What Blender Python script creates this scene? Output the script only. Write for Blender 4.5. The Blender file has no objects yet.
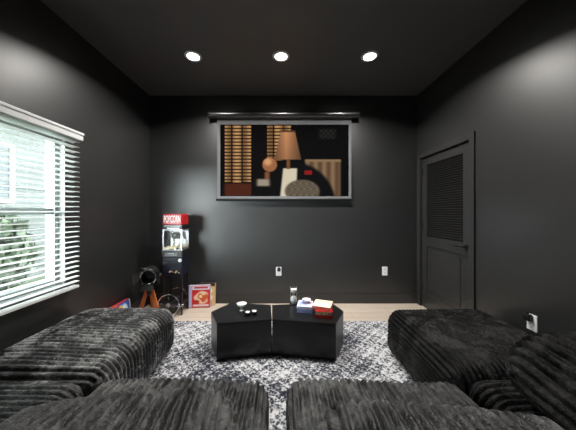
import bpy, bmesh, math, random
import numpy as np
from mathutils import Vector, Matrix, Euler

random.seed(7)
PI = math.pi
SC = bpy.context.scene
COL = SC.collection
# ------------------------------------------------------------------ camera numbers
F, CX, CY, H = 240.0, 283.0, 212.0, 1.23          # focal length in px, vanishing point, eye height
WL, WR, WB, WF, CEIL = -1.80, 1.81, 3.24, -1.50, 2.80


def P(px, py, d):
    """point seen at pixel (px, py) at depth d"""
    return Vector(((px - CX) * d / F, d, H - (py - CY) * d / F))


# ------------------------------------------------------------------ object helpers
def tag(o, label=None, cat=None, group=None, kind=None):
    if label: o['label'] = label
    if cat: o['category'] = cat
    if group: o['group'] = group
    if kind: o['kind'] = kind
    return o


def empty(name, loc, label, cat, rz=0.0, group=None, kind=None):
    o = bpy.data.objects.new(name, None)
    o.empty_display_size = 0.05
    COL.objects.link(o)
    o.location = loc
    o.rotation_euler = (0, 0, rz)
    return tag(o, label, cat, group, kind)


def link(name, me, mats, parent=None, loc=None, rot=None, smooth=False, angle=None):
    o = bpy.data.objects.new(name, me)
    COL.objects.link(o)
    if mats is not None:
        for m in (mats if isinstance(mats, (list, tuple)) else [mats]):
            me.materials.append(m)
    if smooth:
        me.polygons.foreach_set('use_smooth', [True] * len(me.polygons))
        if angle is not None:
            me.set_sharp_from_angle(angle=math.radians(angle))
    if parent: o.parent = parent
    if loc is not None: o.location = loc
    if rot is not None: o.rotation_euler = rot
    return o


def obj(name, bm, mats, parent=None, loc=None, rot=None, smooth=False, angle=35):
    bmesh.ops.recalc_face_normals(bm, faces=bm.faces[:])
    me = bpy.data.meshes.new(name)
    bm.to_mesh(me)
    bm.free()
    return link(name, me, mats, parent, loc, rot, smooth, angle)


def new(): return bmesh.new()


def merge(bm, tmp, mi=0, M=None):
    if M is not None: bmesh.ops.transform(tmp, matrix=M, verts=tmp.verts[:])
    off = {}
    for v in tmp.verts: off[v] = bm.verts.new(v.co)
    for f in tmp.faces:
        try:
            nf = bm.faces.new([off[v] for v in f.verts]); nf.material_index = mi
        except ValueError: pass
    tmp.free()


def box(bm, c, s, bev=0.0, mi=0, rot=None, seg=2):
    t = bmesh.new()
    bmesh.ops.create_cube(t, size=1.0)
    bmesh.ops.scale(t, vec=s, verts=t.verts[:])
    if bev > 0:
        bmesh.ops.bevel(t, geom=t.edges[:], offset=bev, segments=seg, profile=0.5, affect='EDGES')
    M = Matrix.Translation(c)
    if rot is not None: M = M @ Euler(rot).to_matrix().to_4x4()
    merge(bm, t, mi, M)


def box2(bm, a, b, bev=0.0, mi=0):
    box(bm, [(a[i] + b[i]) / 2 for i in range(3)], [abs(b[i] - a[i]) for i in range(3)], bev, mi)


def lathe(bm, prof, n=32, M=None, mi=0):
    """profile of (r, z) turned about z"""
    t = bmesh.new()
    rings = []
    for r, z in prof:
        if r < 1e-6: rings.append([t.verts.new((0, 0, z))])
        else: rings.append([t.verts.new((r * math.cos(2 * PI * k / n), r * math.sin(2 * PI * k / n), z)) for k in range(n)])
    for a, b in zip(rings, rings[1:]):
        for k in range(n):
            k2 = (k + 1) % n
            if len(a) == 1 and len(b) == 1: continue
            if len(a) == 1: t.faces.new((a[0], b[k2], b[k]))
            elif len(b) == 1: t.faces.new((a[k], a[k2], b[0]))
            else: t.faces.new((a[k], a[k2], b[k2], b[k]))
    merge(bm, t, mi, M)


def tube(bm, a, b, r, r2=None, n=12, mi=0):
    a, b = Vector(a), Vector(b)
    r2 = r if r2 is None else r2
    L = (b - a).length
    M = Matrix.Translation(a) @ Vector((0, 0, 1)).rotation_difference(b - a).to_matrix().to_4x4()
    lathe(bm, [(0, 0), (r, 0), (r2, L), (0, L)], n, M, mi)


def bar(bm, a, b, w, t, mi=0, up=Vector((0, 1, 0)), bev=0.002):
    """rectangular bar from a to b, w across, t along up"""
    a, b = Vector(a), Vector(b)
    z = (b - a).normalized()
    x = up.cross(z).normalized(); y = z.cross(x)
    tmp = bmesh.new()
    bmesh.ops.create_cube(tmp, size=1.0)
    bmesh.ops.scale(tmp, vec=(w, t, (b - a).length), verts=tmp.verts[:])
    bmesh.ops.bevel(tmp, geom=tmp.edges[:], offset=bev, segments=1, affect='EDGES')
    M = Matrix((x, y, z)).transposed().to_4x4()
    merge(bm, tmp, mi, Matrix.Translation((a + b) / 2) @ M)


def torus(bm, R, r, M=None, n=48, m=10, mi=0):
    t = bmesh.new()
    g = [[t.verts.new(((R + r * math.cos(2 * PI * j / m)) * math.cos(2 * PI * i / n),
                       (R + r * math.cos(2 * PI * j / m)) * math.sin(2 * PI * i / n),
                       r * math.sin(2 * PI * j / m))) for j in range(m)] for i in range(n)]
    for i in range(n):
        for j in range(m):
            t.faces.new((g[i][j], g[(i + 1) % n][j], g[(i + 1) % n][(j + 1) % m], g[i][(j + 1) % m]))
    merge(bm, t, mi, M)


def prism(bm, pts, z0, z1, bev=0.0, mi=0):
    t = bmesh.new()
    lo = [t.verts.new((x, y, z0)) for x, y in pts]
    hi = [t.verts.new((x, y, z1)) for x, y in pts]
    t.faces.new(lo[::-1]); t.faces.new(hi)
    n = len(pts)
    for i in range(n): t.faces.new((lo[i], lo[(i + 1) % n], hi[(i + 1) % n], hi[i]))
    if bev > 0: bmesh.ops.bevel(t, geom=t.edges[:], offset=bev, segments=2, affect='EDGES')
    merge(bm, t, mi)


def text_bm(s, size, M, depth=0.002, sx=1.0):
    cu = bpy.data.curves.new('t', 'FONT'); cu.body = s; cu.size = size; cu.extrude = depth
    cu.align_x = 'CENTER'; cu.align_y = 'CENTER'
    o = bpy.data.objects.new('t', cu); COL.objects.link(o)
    bpy.context.view_layer.update()
    me = bpy.data.meshes.new_from_object(o.evaluated_get(bpy.context.evaluated_depsgraph_get()))
    bm = bmesh.new(); bm.from_mesh(me)
    bmesh.ops.transform(bm, matrix=M @ Matrix.Diagonal((sx, 1, 1, 1)), verts=bm.verts[:])
    bpy.data.objects.remove(o); bpy.data.curves.remove(cu); bpy.data.meshes.remove(me)
    return bm


RX = Matrix.Rotation(PI / 2, 4, 'X')       # local z -> -Y (towards camera), local y -> up


# ------------------------------------------------------------------ materials
def lin(c):
    return tuple((v / 12.92 if v <= 0.04045 else ((v + 0.055) / 1.055) ** 2.4) for v in c)


def mat(name, col, rough=0.5, metal=0.0, spec=0.5, **kw):
    m = bpy.data.materials.new(name); m.use_nodes = True
    b = m.node_tree.nodes['Principled BSDF']
    b.inputs['Base Color'].default_value = (*col, 1)
    b.inputs['Roughness'].default_value = rough
    b.inputs['Metallic'].default_value = metal
    b.inputs['Specular IOR Level'].default_value = spec
    for k, v in kw.items(): b.inputs[k].default_value = v
    return m


def nd(m, typ, **kw):
    n = m.node_tree.nodes.new(typ)
    for k, v in kw.items():
        if k in n.inputs: n.inputs[k].default_value = v
        else: setattr(n, k, v)
    return n


def lk(m, a, b): m.node_tree.links.new(a, b)


def bsdf(m): return m.node_tree.nodes['Principled BSDF']


def ramp(m, stops):
    r = nd(m, 'ShaderNodeValToRGB')
    e = r.color_ramp.elements
    while len(e) < len(stops): e.new(0.5)
    for x, (p, c) in zip(e, stops):
        x.position = p; x.color = (*c, 1) if len(c) == 3 else c
    return r


def speckle(m, scale, c1, c2, bump=0.0, bscale=None, coord='Object'):
    tc = nd(m, 'ShaderNodeTexCoord')
    n = nd(m, 'ShaderNodeTexNoise', Scale=scale, Detail=5.0)
    lk(m, tc.outputs[coord], n.inputs['Vector'])
    r = ramp(m, [(0.3, c1), (0.7, c2)])
    lk(m, n.outputs['Fac'], r.inputs['Fac']); lk(m, r.outputs['Color'], bsdf(m).inputs['Base Color'])
    if bump:
        n2 = nd(m, 'ShaderNodeTexNoise', Scale=bscale or scale, Detail=3.0)
        lk(m, tc.outputs[coord], n2.inputs['Vector'])
        bp = nd(m, 'ShaderNodeBump', Strength=bump, Distance=0.002)
        lk(m, n2.outputs['Fac'], bp.inputs['Height']); lk(m, bp.outputs['Normal'], bsdf(m).inputs['Normal'])
    return m


M_wall = speckle(mat('black_wall_paint', (.03, .03, .032), 0.40, spec=0.9), 3, (.015, .0155, .016), (.018, .0185, .019), 0.04, 160)
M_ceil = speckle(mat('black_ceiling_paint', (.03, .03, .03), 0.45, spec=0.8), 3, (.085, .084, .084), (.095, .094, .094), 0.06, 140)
M_trim = speckle(mat('black_trim_paint', (.03, .03, .03), 0.3), 4, (.026, .026, .027), (.031, .031, .032))
M_door = speckle(mat('black_door_paint', (.03, .03, .03), 0.33), 4, (.027, .027, .027), (.032, .032, .0315))
M_white = speckle(mat('white_vinyl', (.8, .8, .8), 0.4), 5, (.70, .72, .71), (.74, .76, .75))
M_plate = mat('white_plastic', (.82, .82, .82), 0.35)
M_blackpl = speckle(mat('black_plastic', (.01, .01, .01), 0.35), 20, (.009, .009, .01), (.014, .014, .015))
M_blackmet = speckle(mat('black_metal', (.012, .012, .013), 0.32), 20, (.010, .010, .011), (.016, .016, .017))
M_table = speckle(mat('black_table_lacquer', (.012, .012, .013), 0.28, spec=0.4), 30, (.005, .005, .0055), (.008, .008, .0085), 0.03, 90)
M_chrome = mat('chrome', (.75, .76, .78), 0.15, 1.0)
M_steel = mat('brushed_steel', (.5, .5, .52), 0.3, 1.0)
M_gun = mat('dark_anodised_metal', (.12, .12, .125), 0.28, 0.9)
M_red = speckle(mat('red_enamel', (.45, .015, .02), 0.3), 10, (.42, .014, .018), (.5, .02, .024))
M_orange = speckle(mat('orange_wood', (.5, .14, .03), 0.4), 14, (.46, .11, .02), (.62, .19, .05))
M_popcorn = speckle(mat('popcorn', (.8, .74, .55), 0.8), 60, (.72, .62, .36), (.88, .85, .74))
M_porc = mat('white_porcelain', (.85, .85, .84), 0.2)
M_sand = mat('white_sand', (.85, .85, .83), 0.8)
M_fabric = mat('grey_screen_fabric', (.13, .133, .14), 0.9, spec=0.2)

# slats: white, letting a little daylight through
M_slat = mat('white_slat', (.74, .77, .76), 0.4)
_t = nd(M_slat, 'ShaderNodeBsdfTranslucent'); _t.inputs['Color'].default_value = (.85, .9, .88, 1)
_x = nd(M_slat, 'ShaderNodeMixShader'); _x.inputs[0].default_value = 0.10
lk(M_slat, bsdf(M_slat).outputs[0], _x.inputs[1]); lk(M_slat, _t.outputs[0], _x.inputs[2])
lk(M_slat, _x.outputs[0], M_slat.node_tree.nodes['Material Output'].inputs[0])


def clear(name, tint, gloss, rough=0.03):
    m = bpy.data.materials.new(name); m.use_nodes = True
    nt = m.node_tree; nt.nodes.remove(nt.nodes['Principled BSDF'])
    t = nd(m, 'ShaderNodeBsdfTransparent'); t.inputs[0].default_value = (*tint, 1)
    g = nd(m, 'ShaderNodeBsdfGlossy'); g.inputs['Roughness'].default_value = rough
    x = nd(m, 'ShaderNodeMixShader')
    lw = nd(m, 'ShaderNodeLayerWeight', Blend=gloss)
    lk(m, lw.outputs['Facing'], x.inputs[0]); lk(m, t.outputs[0], x.inputs[1]); lk(m, g.outputs[0], x.inputs[2])
    lk(m, x.outputs[0], nt.nodes['Material Output'].inputs[0])
    return m


M_pane = clear('window_glass', (.97, .99, .98), 0.08)
M_glass = clear('clear_glass', (.98, .99, .99), 0.10)


def emit(name, col, s):
    m = bpy.data.materials.new(name); m.use_nodes = True
    b = bsdf(m)
    b.inputs['Base Color'].default_value = (.8, .8, .8, 1)
    b.inputs['Emission Color'].default_value = (*col, 1); b.inputs['Emission Strength'].default_value = s
    return m


M_lamp = emit('lit_lens', (1, .97, .92), 12.0)
M_bulb = emit('popcorn_case_bulb', (1, .95, .85), 1.2)

# floor: pale oak planks running across the room
M_floor = mat('oak_planks', (.6, .5, .4), 0.42)
tc = nd(M_floor, 'ShaderNodeTexCoord')
br = nd(M_floor, 'ShaderNodeTexBrick', Scale=1.0, offset=0.37)
br.inputs['Color1'].default_value = (.52, .44, .36, 1); br.inputs['Color2'].default_value = (.58, .50, .415, 1)
br.inputs['Mortar'].default_value = (.34, .25, .17, 1)
br.inputs['Mortar Size'].default_value = 0.0025; br.inputs['Brick Width'].default_value = 1.3; br.inputs['Row Height'].default_value = 0.14
lk(M_floor, tc.outputs['Object'], br.inputs['Vector'])
mp = nd(M_floor, 'ShaderNodeMapping'); mp.inputs['Scale'].default_value = (1.5, 22, 1)
lk(M_floor, tc.outputs['Object'], mp.inputs['Vector'])
gn = nd(M_floor, 'ShaderNodeTexNoise', Scale=3.0, Detail=6.0); lk(M_floor, mp.outputs[0], gn.inputs['Vector'])
gr = ramp(M_floor, [(.3, (.8, .8, .8)), (.7, (1, 1, 1))]); lk(M_floor, gn.outputs['Fac'], gr.inputs['Fac'])
mx = nd(M_floor, 'ShaderNodeMixRGB', blend_type='MULTIPLY'); mx.inputs[0].default_value = 1
lk(M_floor, br.outputs['Color'], mx.inputs[1]); lk(M_floor, gr.outputs['Color'], mx.inputs[2])
lk(M_floor, mx.outputs[0], bsdf(M_floor).inputs['Base Color'])

# rug: distressed ornament in ivory, greys and charcoal
M_rug = mat('distressed_rug', (.4, .4, .4), 0.95, spec=0.1)
tc = nd(M_rug, 'ShaderNodeTexCoord')
dn = nd(M_rug, 'ShaderNodeTexNoise', Scale=9.0, Detail=2.0); lk(M_rug, tc.outputs['Object'], dn.inputs['Vector'])
dv = nd(M_rug, 'ShaderNodeVectorMath', operation='SCALE'); dv.inputs['Scale'].default_value = 0.035
lk(M_rug, dn.outputs['Color'], dv.inputs[0])
da = nd(M_rug, 'ShaderNodeVectorMath', operation='ADD'); lk(M_rug, tc.outputs['Object'], da.inputs[0]); lk(M_rug, dv.outputs[0], da.inputs[1])
sx = nd(M_rug, 'ShaderNodeSeparateXYZ'); lk(M_rug, da.outputs[0], sx.inputs[0])


def sinw(src, k):
    a = nd(M_rug, 'ShaderNodeMath', operation='MULTIPLY'); a.inputs[1].default_value = k; lk(M_rug, src, a.inputs[0])
    b = nd(M_rug, 'ShaderNodeMath', operation='SINE'); lk(M_rug, a.outputs[0], b.inputs[0]); return b.outputs[0]


def mth(op, a, b):
    n = nd(M_rug, 'ShaderNodeMath', operation=op)
    for i, v in enumerate((a, b)):
        if isinstance(v, (int, float)): n.inputs[i].default_value = v
        else: lk(M_rug, v, n.inputs[i])
    return n.outputs[0]


orn = mth('MULTIPLY', sinw(sx.outputs[0], 42), sinw(sx.outputs[1], 42))
orn2 = mth('MULTIPLY', sinw(sx.outputs[0], 95), sinw(sx.outputs[1], 88))
fine = nd(M_rug, 'ShaderNodeTexNoise', Scale=62.0, Detail=5.0, Roughness=0.6); lk(M_rug, tc.outputs['Object'], fine.inputs['Vector'])
vor = nd(M_rug, 'ShaderNodeTexVoronoi', Scale=52.0); lk(M_rug, da.outputs[0], vor.inputs['Vector'])
big = nd(M_rug, 'ShaderNodeTexNoise', Scale=2.6, Detail=2.0); lk(M_rug, tc.outputs['Object'], big.inputs['Vector'])
v = mth('ADD', mth('MULTIPLY', orn, 0.09), mth('MULTIPLY', orn2, 0.09))
v = mth('ADD', v, mth('MULTIPLY', mth('SUBTRACT', fine.outputs['Fac'], 0.5), 1.25))
v = mth('ADD', v, mth('MULTIPLY', mth('SUBTRACT', vor.outputs['Distance'], 0.35), 0.45))
v = mth('ADD', v, mth('MULTIPLY', mth('SUBTRACT', big.outputs['Fac'], 0.5), 0.9))
v = mth('ADD', v, 0.5)
rr = ramp(M_rug, [(.30, (.018, .020, .028)), (.46, (.065, .07, .085)), (.58, (.22, .225, .24)), (.76, (.56, .56, .57))])
lk(M_rug, v, rr.inputs['Fac']); lk(M_rug, rr.outputs['Color'], bsdf(M_rug).inputs['Base Color'])
bp = nd(M_rug, 'ShaderNodeBump', Strength=0.4, Distance=0.004); lk(M_rug, fine.outputs['Fac'], bp.inputs['Height'])
lk(M_rug, bp.outputs['Normal'], bsdf(M_rug).inputs['Normal'])


def plush(name, k=1.0, spec=0.45):
    """crushed ribbed plush: patches of nap brushed lighter and darker"""
    m = mat(name, (.02, .02, .02), 0.5, spec=spec)
    b = bsdf(m)
    tc = nd(m, 'ShaderNodeTexCoord')
    n1 = nd(m, 'ShaderNodeTexNoise', Scale=6.0, Detail=3.0, Roughness=0.6, Distortion=0.8)
    n2 = nd(m, 'ShaderNodeTexNoise', Scale=42.0, Detail=4.0, Roughness=0.65)
    n3 = nd(m, 'ShaderNodeTexNoise', Scale=150.0, Detail=3.0)
    for n in (n1, n2, n3): lk(m, tc.outputs['Object'], n.inputs['Vector'])
    a = nd(m, 'ShaderNodeMath', operation='MULTIPLY_ADD'); a.inputs[1].default_value = 0.9
    lk(m, n2.outputs['Fac'], a.inputs[0]); lk(m, n1.outputs['Fac'], a.inputs[2])
    r = ramp(m, [(.70, (.003 * k, .003 * k, .0032 * k)), (.82, (.016 * k, .016 * k, .016 * k)), (.96, (.085 * k, .085 * k, .083 * k))])
    sc = nd(m, 'ShaderNodeMath', operation='MULTIPLY'); sc.inputs[1].default_value = 0.86
    lk(m, a.outputs[0], sc.inputs[0]); lk(m, sc.outputs[0], r.inputs['Fac']); lk(m, r.outputs['Color'], b.inputs['Base Color'])
    sh = ramp(m, [(.44, (.0, .0, .0)), (.60, (.55 * k, .55 * k, .55 * k))])
    lk(m, n1.outputs['Fac'], sh.inputs['Fac']); lk(m, sh.outputs['Color'], b.inputs['Sheen Weight'])
    b.inputs['Sheen Tint'].default_value = (.92, .96, 1, 1)
    b.inputs['Sheen Roughness'].default_value = 0.3
    ro = ramp(m, [(.35, (.38, .38, .38)), (.7, (.62, .62, .62))])
    lk(m, n1.outputs['Fac'], ro.inputs['Fac']); lk(m, ro.outputs['Color'], b.inputs['Roughness'])
    bp = nd(m, 'ShaderNodeBump', Strength=0.8, Distance=0.006)
    ad = nd(m, 'ShaderNodeMath', operation='ADD'); lk(m, n2.outputs['Fac'], ad.inputs[0]); lk(m, n3.outputs['Fac'], ad.inputs[1])
    lk(m, ad.outputs[0], bp.inputs['Height']); lk(m, bp.outputs['Normal'], b.inputs['Normal'])
    return m


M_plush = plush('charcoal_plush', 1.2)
M_plush_shade = plush('shaded_plush', 0.32, 0.12)  # same plush darkened: shade of the door-side blocks put into the colour
M_plush_lit = plush('window_lit_plush', 2.8)  # same plush lightened: window light on this block painted into its colour


def print_mat(name, rough=0.35, emission=0.0):
    m = bpy.data.materials.new(name); m.use_nodes = True
    a = nd(m, 'ShaderNodeAttribute', attribute_name='ink')
    b = bsdf(m); b.inputs['Roughness'].default_value = rough
    if emission:
        b.inputs['Base Color'].default_value = (0, 0, 0, 1); b.inputs['Specular IOR Level'].default_value = 0.05
        lk(m, a.outputs['Color'], b.inputs['Emission Color']); b.inputs['Emission Strength'].default_value = emission
    else: lk(m, a.outputs['Color'], b.inputs['Base Color'])
    return m


M_print = print_mat('printed_card')
M_picture = print_mat('lit_picture', 0.9, 0.62)

# ------------------------------------------------------------------ room shell
T = 0.14
OY0, OY1, OZ0, OZ1 = 0.50, 1.985, 0.635, 1.86       # window opening in the left wall
DY0, DY1, DZ = 2.325, 3.15, 1.925                    # door opening in the right wall


def struct(name, bm, m):
    return tag(obj(name, bm, m), kind='structure')


b = new(); box2(b, (WL - T, WF - T, -0.1), (WR + T, WB + T, 0)); struct('floor', b, M_floor)
b = new(); box2(b, (WL - T, WF - T, CEIL), (WR + T, WB + T, CEIL + 0.1)); struct('ceiling', b, M_ceil)
b = new(); box2(b, (WL - T, WB, 0), (WR + T, WB + T, CEIL)); struct('wall_back', b, M_wall)
b = new(); box2(b, (WL - T, WF - T, 0), (WR + T, WF, CEIL)); struct('wall_front', b, M_wall)
b = new()
box2(b, (WL - T, WF, 0), (WL, OY0, CEIL)); box2(b, (WL - T, OY1, 0), (WL, WB, CEIL))
box2(b, (WL - T, OY0, 0), (WL, OY1, OZ0)); box2(b, (WL - T, OY0, OZ1), (WL, OY1, CEIL))
struct('wall_left', b, M_wall)
b = new()
box2(b, (WR, WF, 0), (WR + T, DY0, CEIL)); box2(b, (WR, DY1, 0), (WR + T, WB, CEIL))
box2(b, (WR, DY0, DZ), (WR + T, DY1, CEIL))
struct('wall_right', b, M_wall)


def base(name, a, c):
    b = new(); box2(b, a, c, 0.004); return struct(name, b, M_trim)


BH, BT = 0.13, 0.016
base('baseboard_back', (WL, WB - BT, 0), (WR, WB, BH))
base('baseboard_left', (WL, WF, 0), (WL + BT, WB - BT, BH))
base('baseboard_right', (WR - BT, WF, 0), (WR, DY0 - 0.075, BH))

# door: louvred upper panel, flat lower panel, lever handle, three hinges
door = empty('door_1', (WR, DY0, 0), None, None, kind='structure')
dw = DY1 - DY0
b = new()
st, xs0, xs1 = 0.105, 0.012, 0.048
g = 0.006
box2(b, (xs0, g, g), (xs1, st, DZ - g), 0.002); box2(b, (xs0, dw - st, g), (xs1, dw - g, DZ - g), 0.002)
box2(b, (xs0, st, g), (xs1, dw - st, 0.20), 0.002); box2(b, (xs0, st, DZ - 0.10), (xs1, dw - st, DZ - g), 0.002)
box2(b, (xs0, st, 0.80), (xs1, dw - st, 0.92), 0.002)
obj('door_frame', b, M_door, door)
b = new(); box2(b, (0.024, st, 0.20), (0.038, dw - st, 0.80)); box2(b, (0.018, st + .05, 0.25), (0.026, dw - st - .05, 0.75), 0.006)
obj('lower_panel', b, M_door, door)
b = new()
z = 0.93
while z < DZ - 0.105:
    box(b, (0.030, dw / 2, z + 0.01), (0.030, dw - 2 * st, 0.006), rot=(0, math.radians(48), 0)); z += 0.0265
obj('louver_panel', b, M_door, door)
b = new()
tube(b, (0.012, 0.055, 0.885), (0.0, 0.055, 0.885), 0.026); tube(b, (0.0, 0.055, 0.885), (-0.035, 0.055, 0.885), 0.010)
bar(b, (-0.038, 0.045, 0.885), (-0.038, 0.175, 0.885), 0.014, 0.018, up=Vector((0, 0, 1)), bev=0.004)
obj('door_handle', b, M_blackmet, door, smooth=True)
for hz in (0.22, 1.0, 1.70):
    b = new(); tube(b, (0.004, dw - 0.004, hz), (0.004, dw - 0.004, hz + 0.09), 0.007); box2(b, (0.006, dw - .03, hz), (.013, dw - .004, hz + .09))
    obj('hinge', b, M_blackmet, door)
b = new(); box2(b, (0.06, -0.02, -0.0), (0.07, dw + 0.02, DZ + .02)); obj('door_stop', b, M_door, door)
b = new()
cw = 0.068
box2(b, (WR - 0.016, DY0 - cw, 0), (WR, DY0 - 0.002, DZ + cw), 0.003)
box2(b, (WR - 0.016, DY1 + 0.002, 0), (WR, WB - 0.018, DZ + cw), 0.003)
box2(b, (WR - 0.016, DY0 - 0.002, DZ + 0.004), (WR, DY1 + 0.002, DZ + cw), 0.003)
struct('trim_1', b, M_door)

# window: white vinyl single-hung
win = empty('window_1', (WL, OY0, OZ0), None, None, kind='structure')
ww, wh = OY1 - OY0, OZ1 - OZ0
b = new(); fw = 0.045
box2(b, (-0.12, 0, 0), (-0.05, fw, wh)); box2(b, (-0.12, ww - fw, 0), (-0.05, ww, wh))
box2(b, (-0.12, fw, 0), (-0.05, ww - fw, fw)); box2(b, (-0.12, fw, wh - fw), (-0.05, ww - fw, wh))
M_frame = speckle(mat('grey_vinyl', (.2, .2, .2), .4), 5, (.20, .215, .21), (.23, .245, .24))
obj('window_frame', b, M_frame, win)
mid = wh * 0.49
b = new(); box2(b, (-0.105, fw, mid - 0.025), (-0.06, ww - fw, mid + 0.025), 0.003); obj('meeting_rail', b, M_frame, win)
for z0, z1 in ((fw, mid - .025), (mid + .025, wh - fw)):
    b = new(); box2(b, (-0.09, fw, z0), (-0.086, ww - fw, z1)); obj('pane', b, M_pane, win)
b = new()
for a in ((-0.05, -0.0, 0.0, ww, -0.0, .006),):
    box2(b, (-0.05, 0, 0), (-0.0, ww, .008)); box2(b, (-.05, 0, wh - .008), (0, ww, wh))
    box2(b, (-.05, 0, .008), (0, .008, wh - .008)); box2(b, (-.05, ww - .008, .008), (0, ww, wh - .008))
obj('window_jamb', b, M_frame, win)

# ------------------------------------------------------------------ window blind
BY0, BY1 = 0.44, 2.035
bl = empty('window_blind', (WL, BY0, 0.59), 'wide white horizontal slat blind with valance over the window', 'blind')
bw = BY1 - BY0
b = new()
box2(b, (0.088, -0.012, 1.243), (0.100, bw + 0.012, 1.305), 0.004)
box2(b, (0.092, -0.012, 1.286), (0.107, bw + 0.012, 1.308), 0.004)
box2(b, (0.002, bw, 1.243), (0.09, bw + 0.012, 1.305), 0.003); box2(b, (0.002, -0.012, 1.243), (0.09, 0, 1.305), 0.003)
obj('valance', b, M_white, bl)
b = new(); box2(b, (0.012, 0.004, 1.245), (0.078, bw - 0.004, 1.30), 0.002); obj('headrail', b, M_white, bl)
b = new()
ns = 29
for i in range(ns):
    zc = 0.058 + i * (1.225 - 0.058) / (ns - 1)
    tmp = bmesh.new()
    prof = []
    for k in range(7):
        u = -1 + 2 * k / 6
        prof.append((0.028 * u, 0.0055 * (1 - u * u)))
    prof2 = [(x, zz - 0.0032) for x, zz in prof[::-1]]
    ring = prof + prof2
    A = [tmp.verts.new((x, 0.005, zz)) for x, zz in ring]; B = [tmp.verts.new((x, bw - 0.005, zz)) for x, zz in ring]
    n = len(ring)
    for k in range(n): tmp.faces.new((A[k], A[(k + 1) % n], B[(k + 1) % n], B[k]))
    tmp.faces.new(A[::-1]); tmp.faces.new(B)
    merge(b, tmp, 0, Matrix.Translation((0.052, 0, zc)) @ Matrix.Rotation(math.radians(-3), 4, 'Y'))
obj('slats', b, M_slat, bl, smooth=True)
b = new(); box2(b, (0.026, 0.004, 0.004), (0.078, bw - 0.004, 0.026), 0.004); obj('bottom_rail', b, M_white, bl)
for yy in (0.17, 0.62, 1.0, 1.43):
    b = new()
    for xx in (0.018, 0.086): tube(b, (xx, yy, 0.02), (xx, yy, 1.25), 0.0011, n=6)
    obj('ladder_cord', b, M_white, bl)

# ------------------------------------------------------------------ outside the window
b = new(); box2(b, (-40, -40, -0.12), (WL - T, 25, -0.1))
M_lawn = speckle(mat('lawn', (.2, .3, .1), 0.9), 8, (.05, .07, .035), (.08, .10, .06)); tag(obj('ground', b, M_lawn), kind='structure')
M_leaf = speckle(mat('leaf', (.1, .2, .05), 0.6), 5, (.05, .075, .04), (.09, .125, .07))
M_bark = mat('bark', (.16, .12, .09), 0.9)


def tree(name, x, y, h, r, label, seed):
    rnd = random.Random(seed)
    t = empty(name, (x, y, -0.1), label, 'tree')
    b = new(); tube(b, (0, 0, 0), (0, 0, h * 0.6), 0.09, 0.05); obj('trunk', b, M_bark, t)
    b = new()
    for k in range(1500):
        d = Vector((rnd.gauss(0, 1), rnd.gauss(0, 1), rnd.gauss(0, 1))).normalized() * r * rnd.uniform(.45, 1)
        c = Vector((0, 0, h * 0.62)) + Vector((d.x, d.y, d.z * 1.15))
        q = Euler((rnd.uniform(0, 6), rnd.uniform(0, 6), rnd.uniform(0, 6))).to_matrix()
        s = rnd.uniform(.06, .12)
        vs = [b.verts.new(c + q @ Vector(p) * s) for p in ((-1, 0, 0), (0, -.5, .15), (1, 0, 0), (0, .5, .15))]
        b.faces.new(vs)
    obj('foliage', b, M_leaf, t)


tree('garden_tree', -3.7, 2.9, 1.3, 0.5, 'small leafy tree outside, seen through the lower left of the blind', 2)
nh = empty('neighbour_house', (-5.2, 2.5, -0.1), 'added neighbouring house outside, glimpsed between the blind slats', 'house')  # added house: keeps slat gaps dim, stops short so low light enters
M_side = speckle(mat('darkened_siding', (.7, .7, .68), 0.7), 3, (.10, .112, .105), (.12, .132, .126))  # siding darkened so the view between slats does not blow out
b = new()
for k in range(17): box2(b, (-.3, -1.9, k * .2), (.0 + .02 * (k % 2), 8, k * .2 + .2))
obj('wall', b, M_side, nh)
b = new(); box2(b, (-.6, -2.1, 3.4), (.3, 8.2, 3.55)); obj('eave', b, M_side, nh)
for yy in (1.6,):
    b = new()
    box2(b, (.02, yy - .5, 1.5), (.06, yy + .5, 1.56)); box2(b, (.02, yy - .5, 2.54), (.06, yy + .5, 2.6))
    box2(b, (.02, yy - .5, 1.56), (.06, yy - .44, 2.54)); box2(b, (.02, yy + .44, 1.56), (.06, yy + .5, 2.54))
    f_ = obj('window', b, M_white, nh)
    b = new(); box2(b, (.02, yy - .44, 1.56), (.03, yy + .44, 2.54)); obj('pane', b, speckle(mat('dusky_glass', (.2, .25, .27), .1), 2, (.06, .075, .08), (.10, .115, .12)), f_)

# ------------------------------------------------------------------ ceiling lights
LX = (-0.905, -0.02, 0.875)
names = ('round recessed ceiling light on the window side, leftmost of the three',
         'round recessed ceiling light in the middle of the row of three',
         'round recessed ceiling light on the door side, rightmost of the three')


def downlight(x, y, label):
    t = empty('recessed_light', (x, y, CEIL), label, 'ceiling light', group='recessed lights in the black ceiling')
    b = new(); lathe(b, [(0.058, -0.001), (0.060, -0.007), (0.082, -0.006), (0.086, 0.0), (0.058, 0.0)], 40); obj('trim_ring', b, M_plate, t, smooth=True)
    b = new(); lathe(b, [(0, -0.0045), (0.040, -0.004), (0.058, -0.002)], 40); obj('lens', b, M_lamp, t, smooth=True)


def lamp(x, y, watts):
    l = bpy.data.lights.new('downlight', 'AREA'); l.shape = 'DISK'; l.size = 0.11; l.energy = watts; l.color = (1, .965, .92)
    l.spread = math.radians(145)
    o = bpy.data.objects.new('downlight_lamp', l); COL.objects.link(o); o.location = (x, y, CEIL - 0.012)
    return o


for x, n in zip(LX, names): downlight(x, 2.42, n); lamp(x, 2.42, 21)

# ------------------------------------------------------------------ wall outlets


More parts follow.
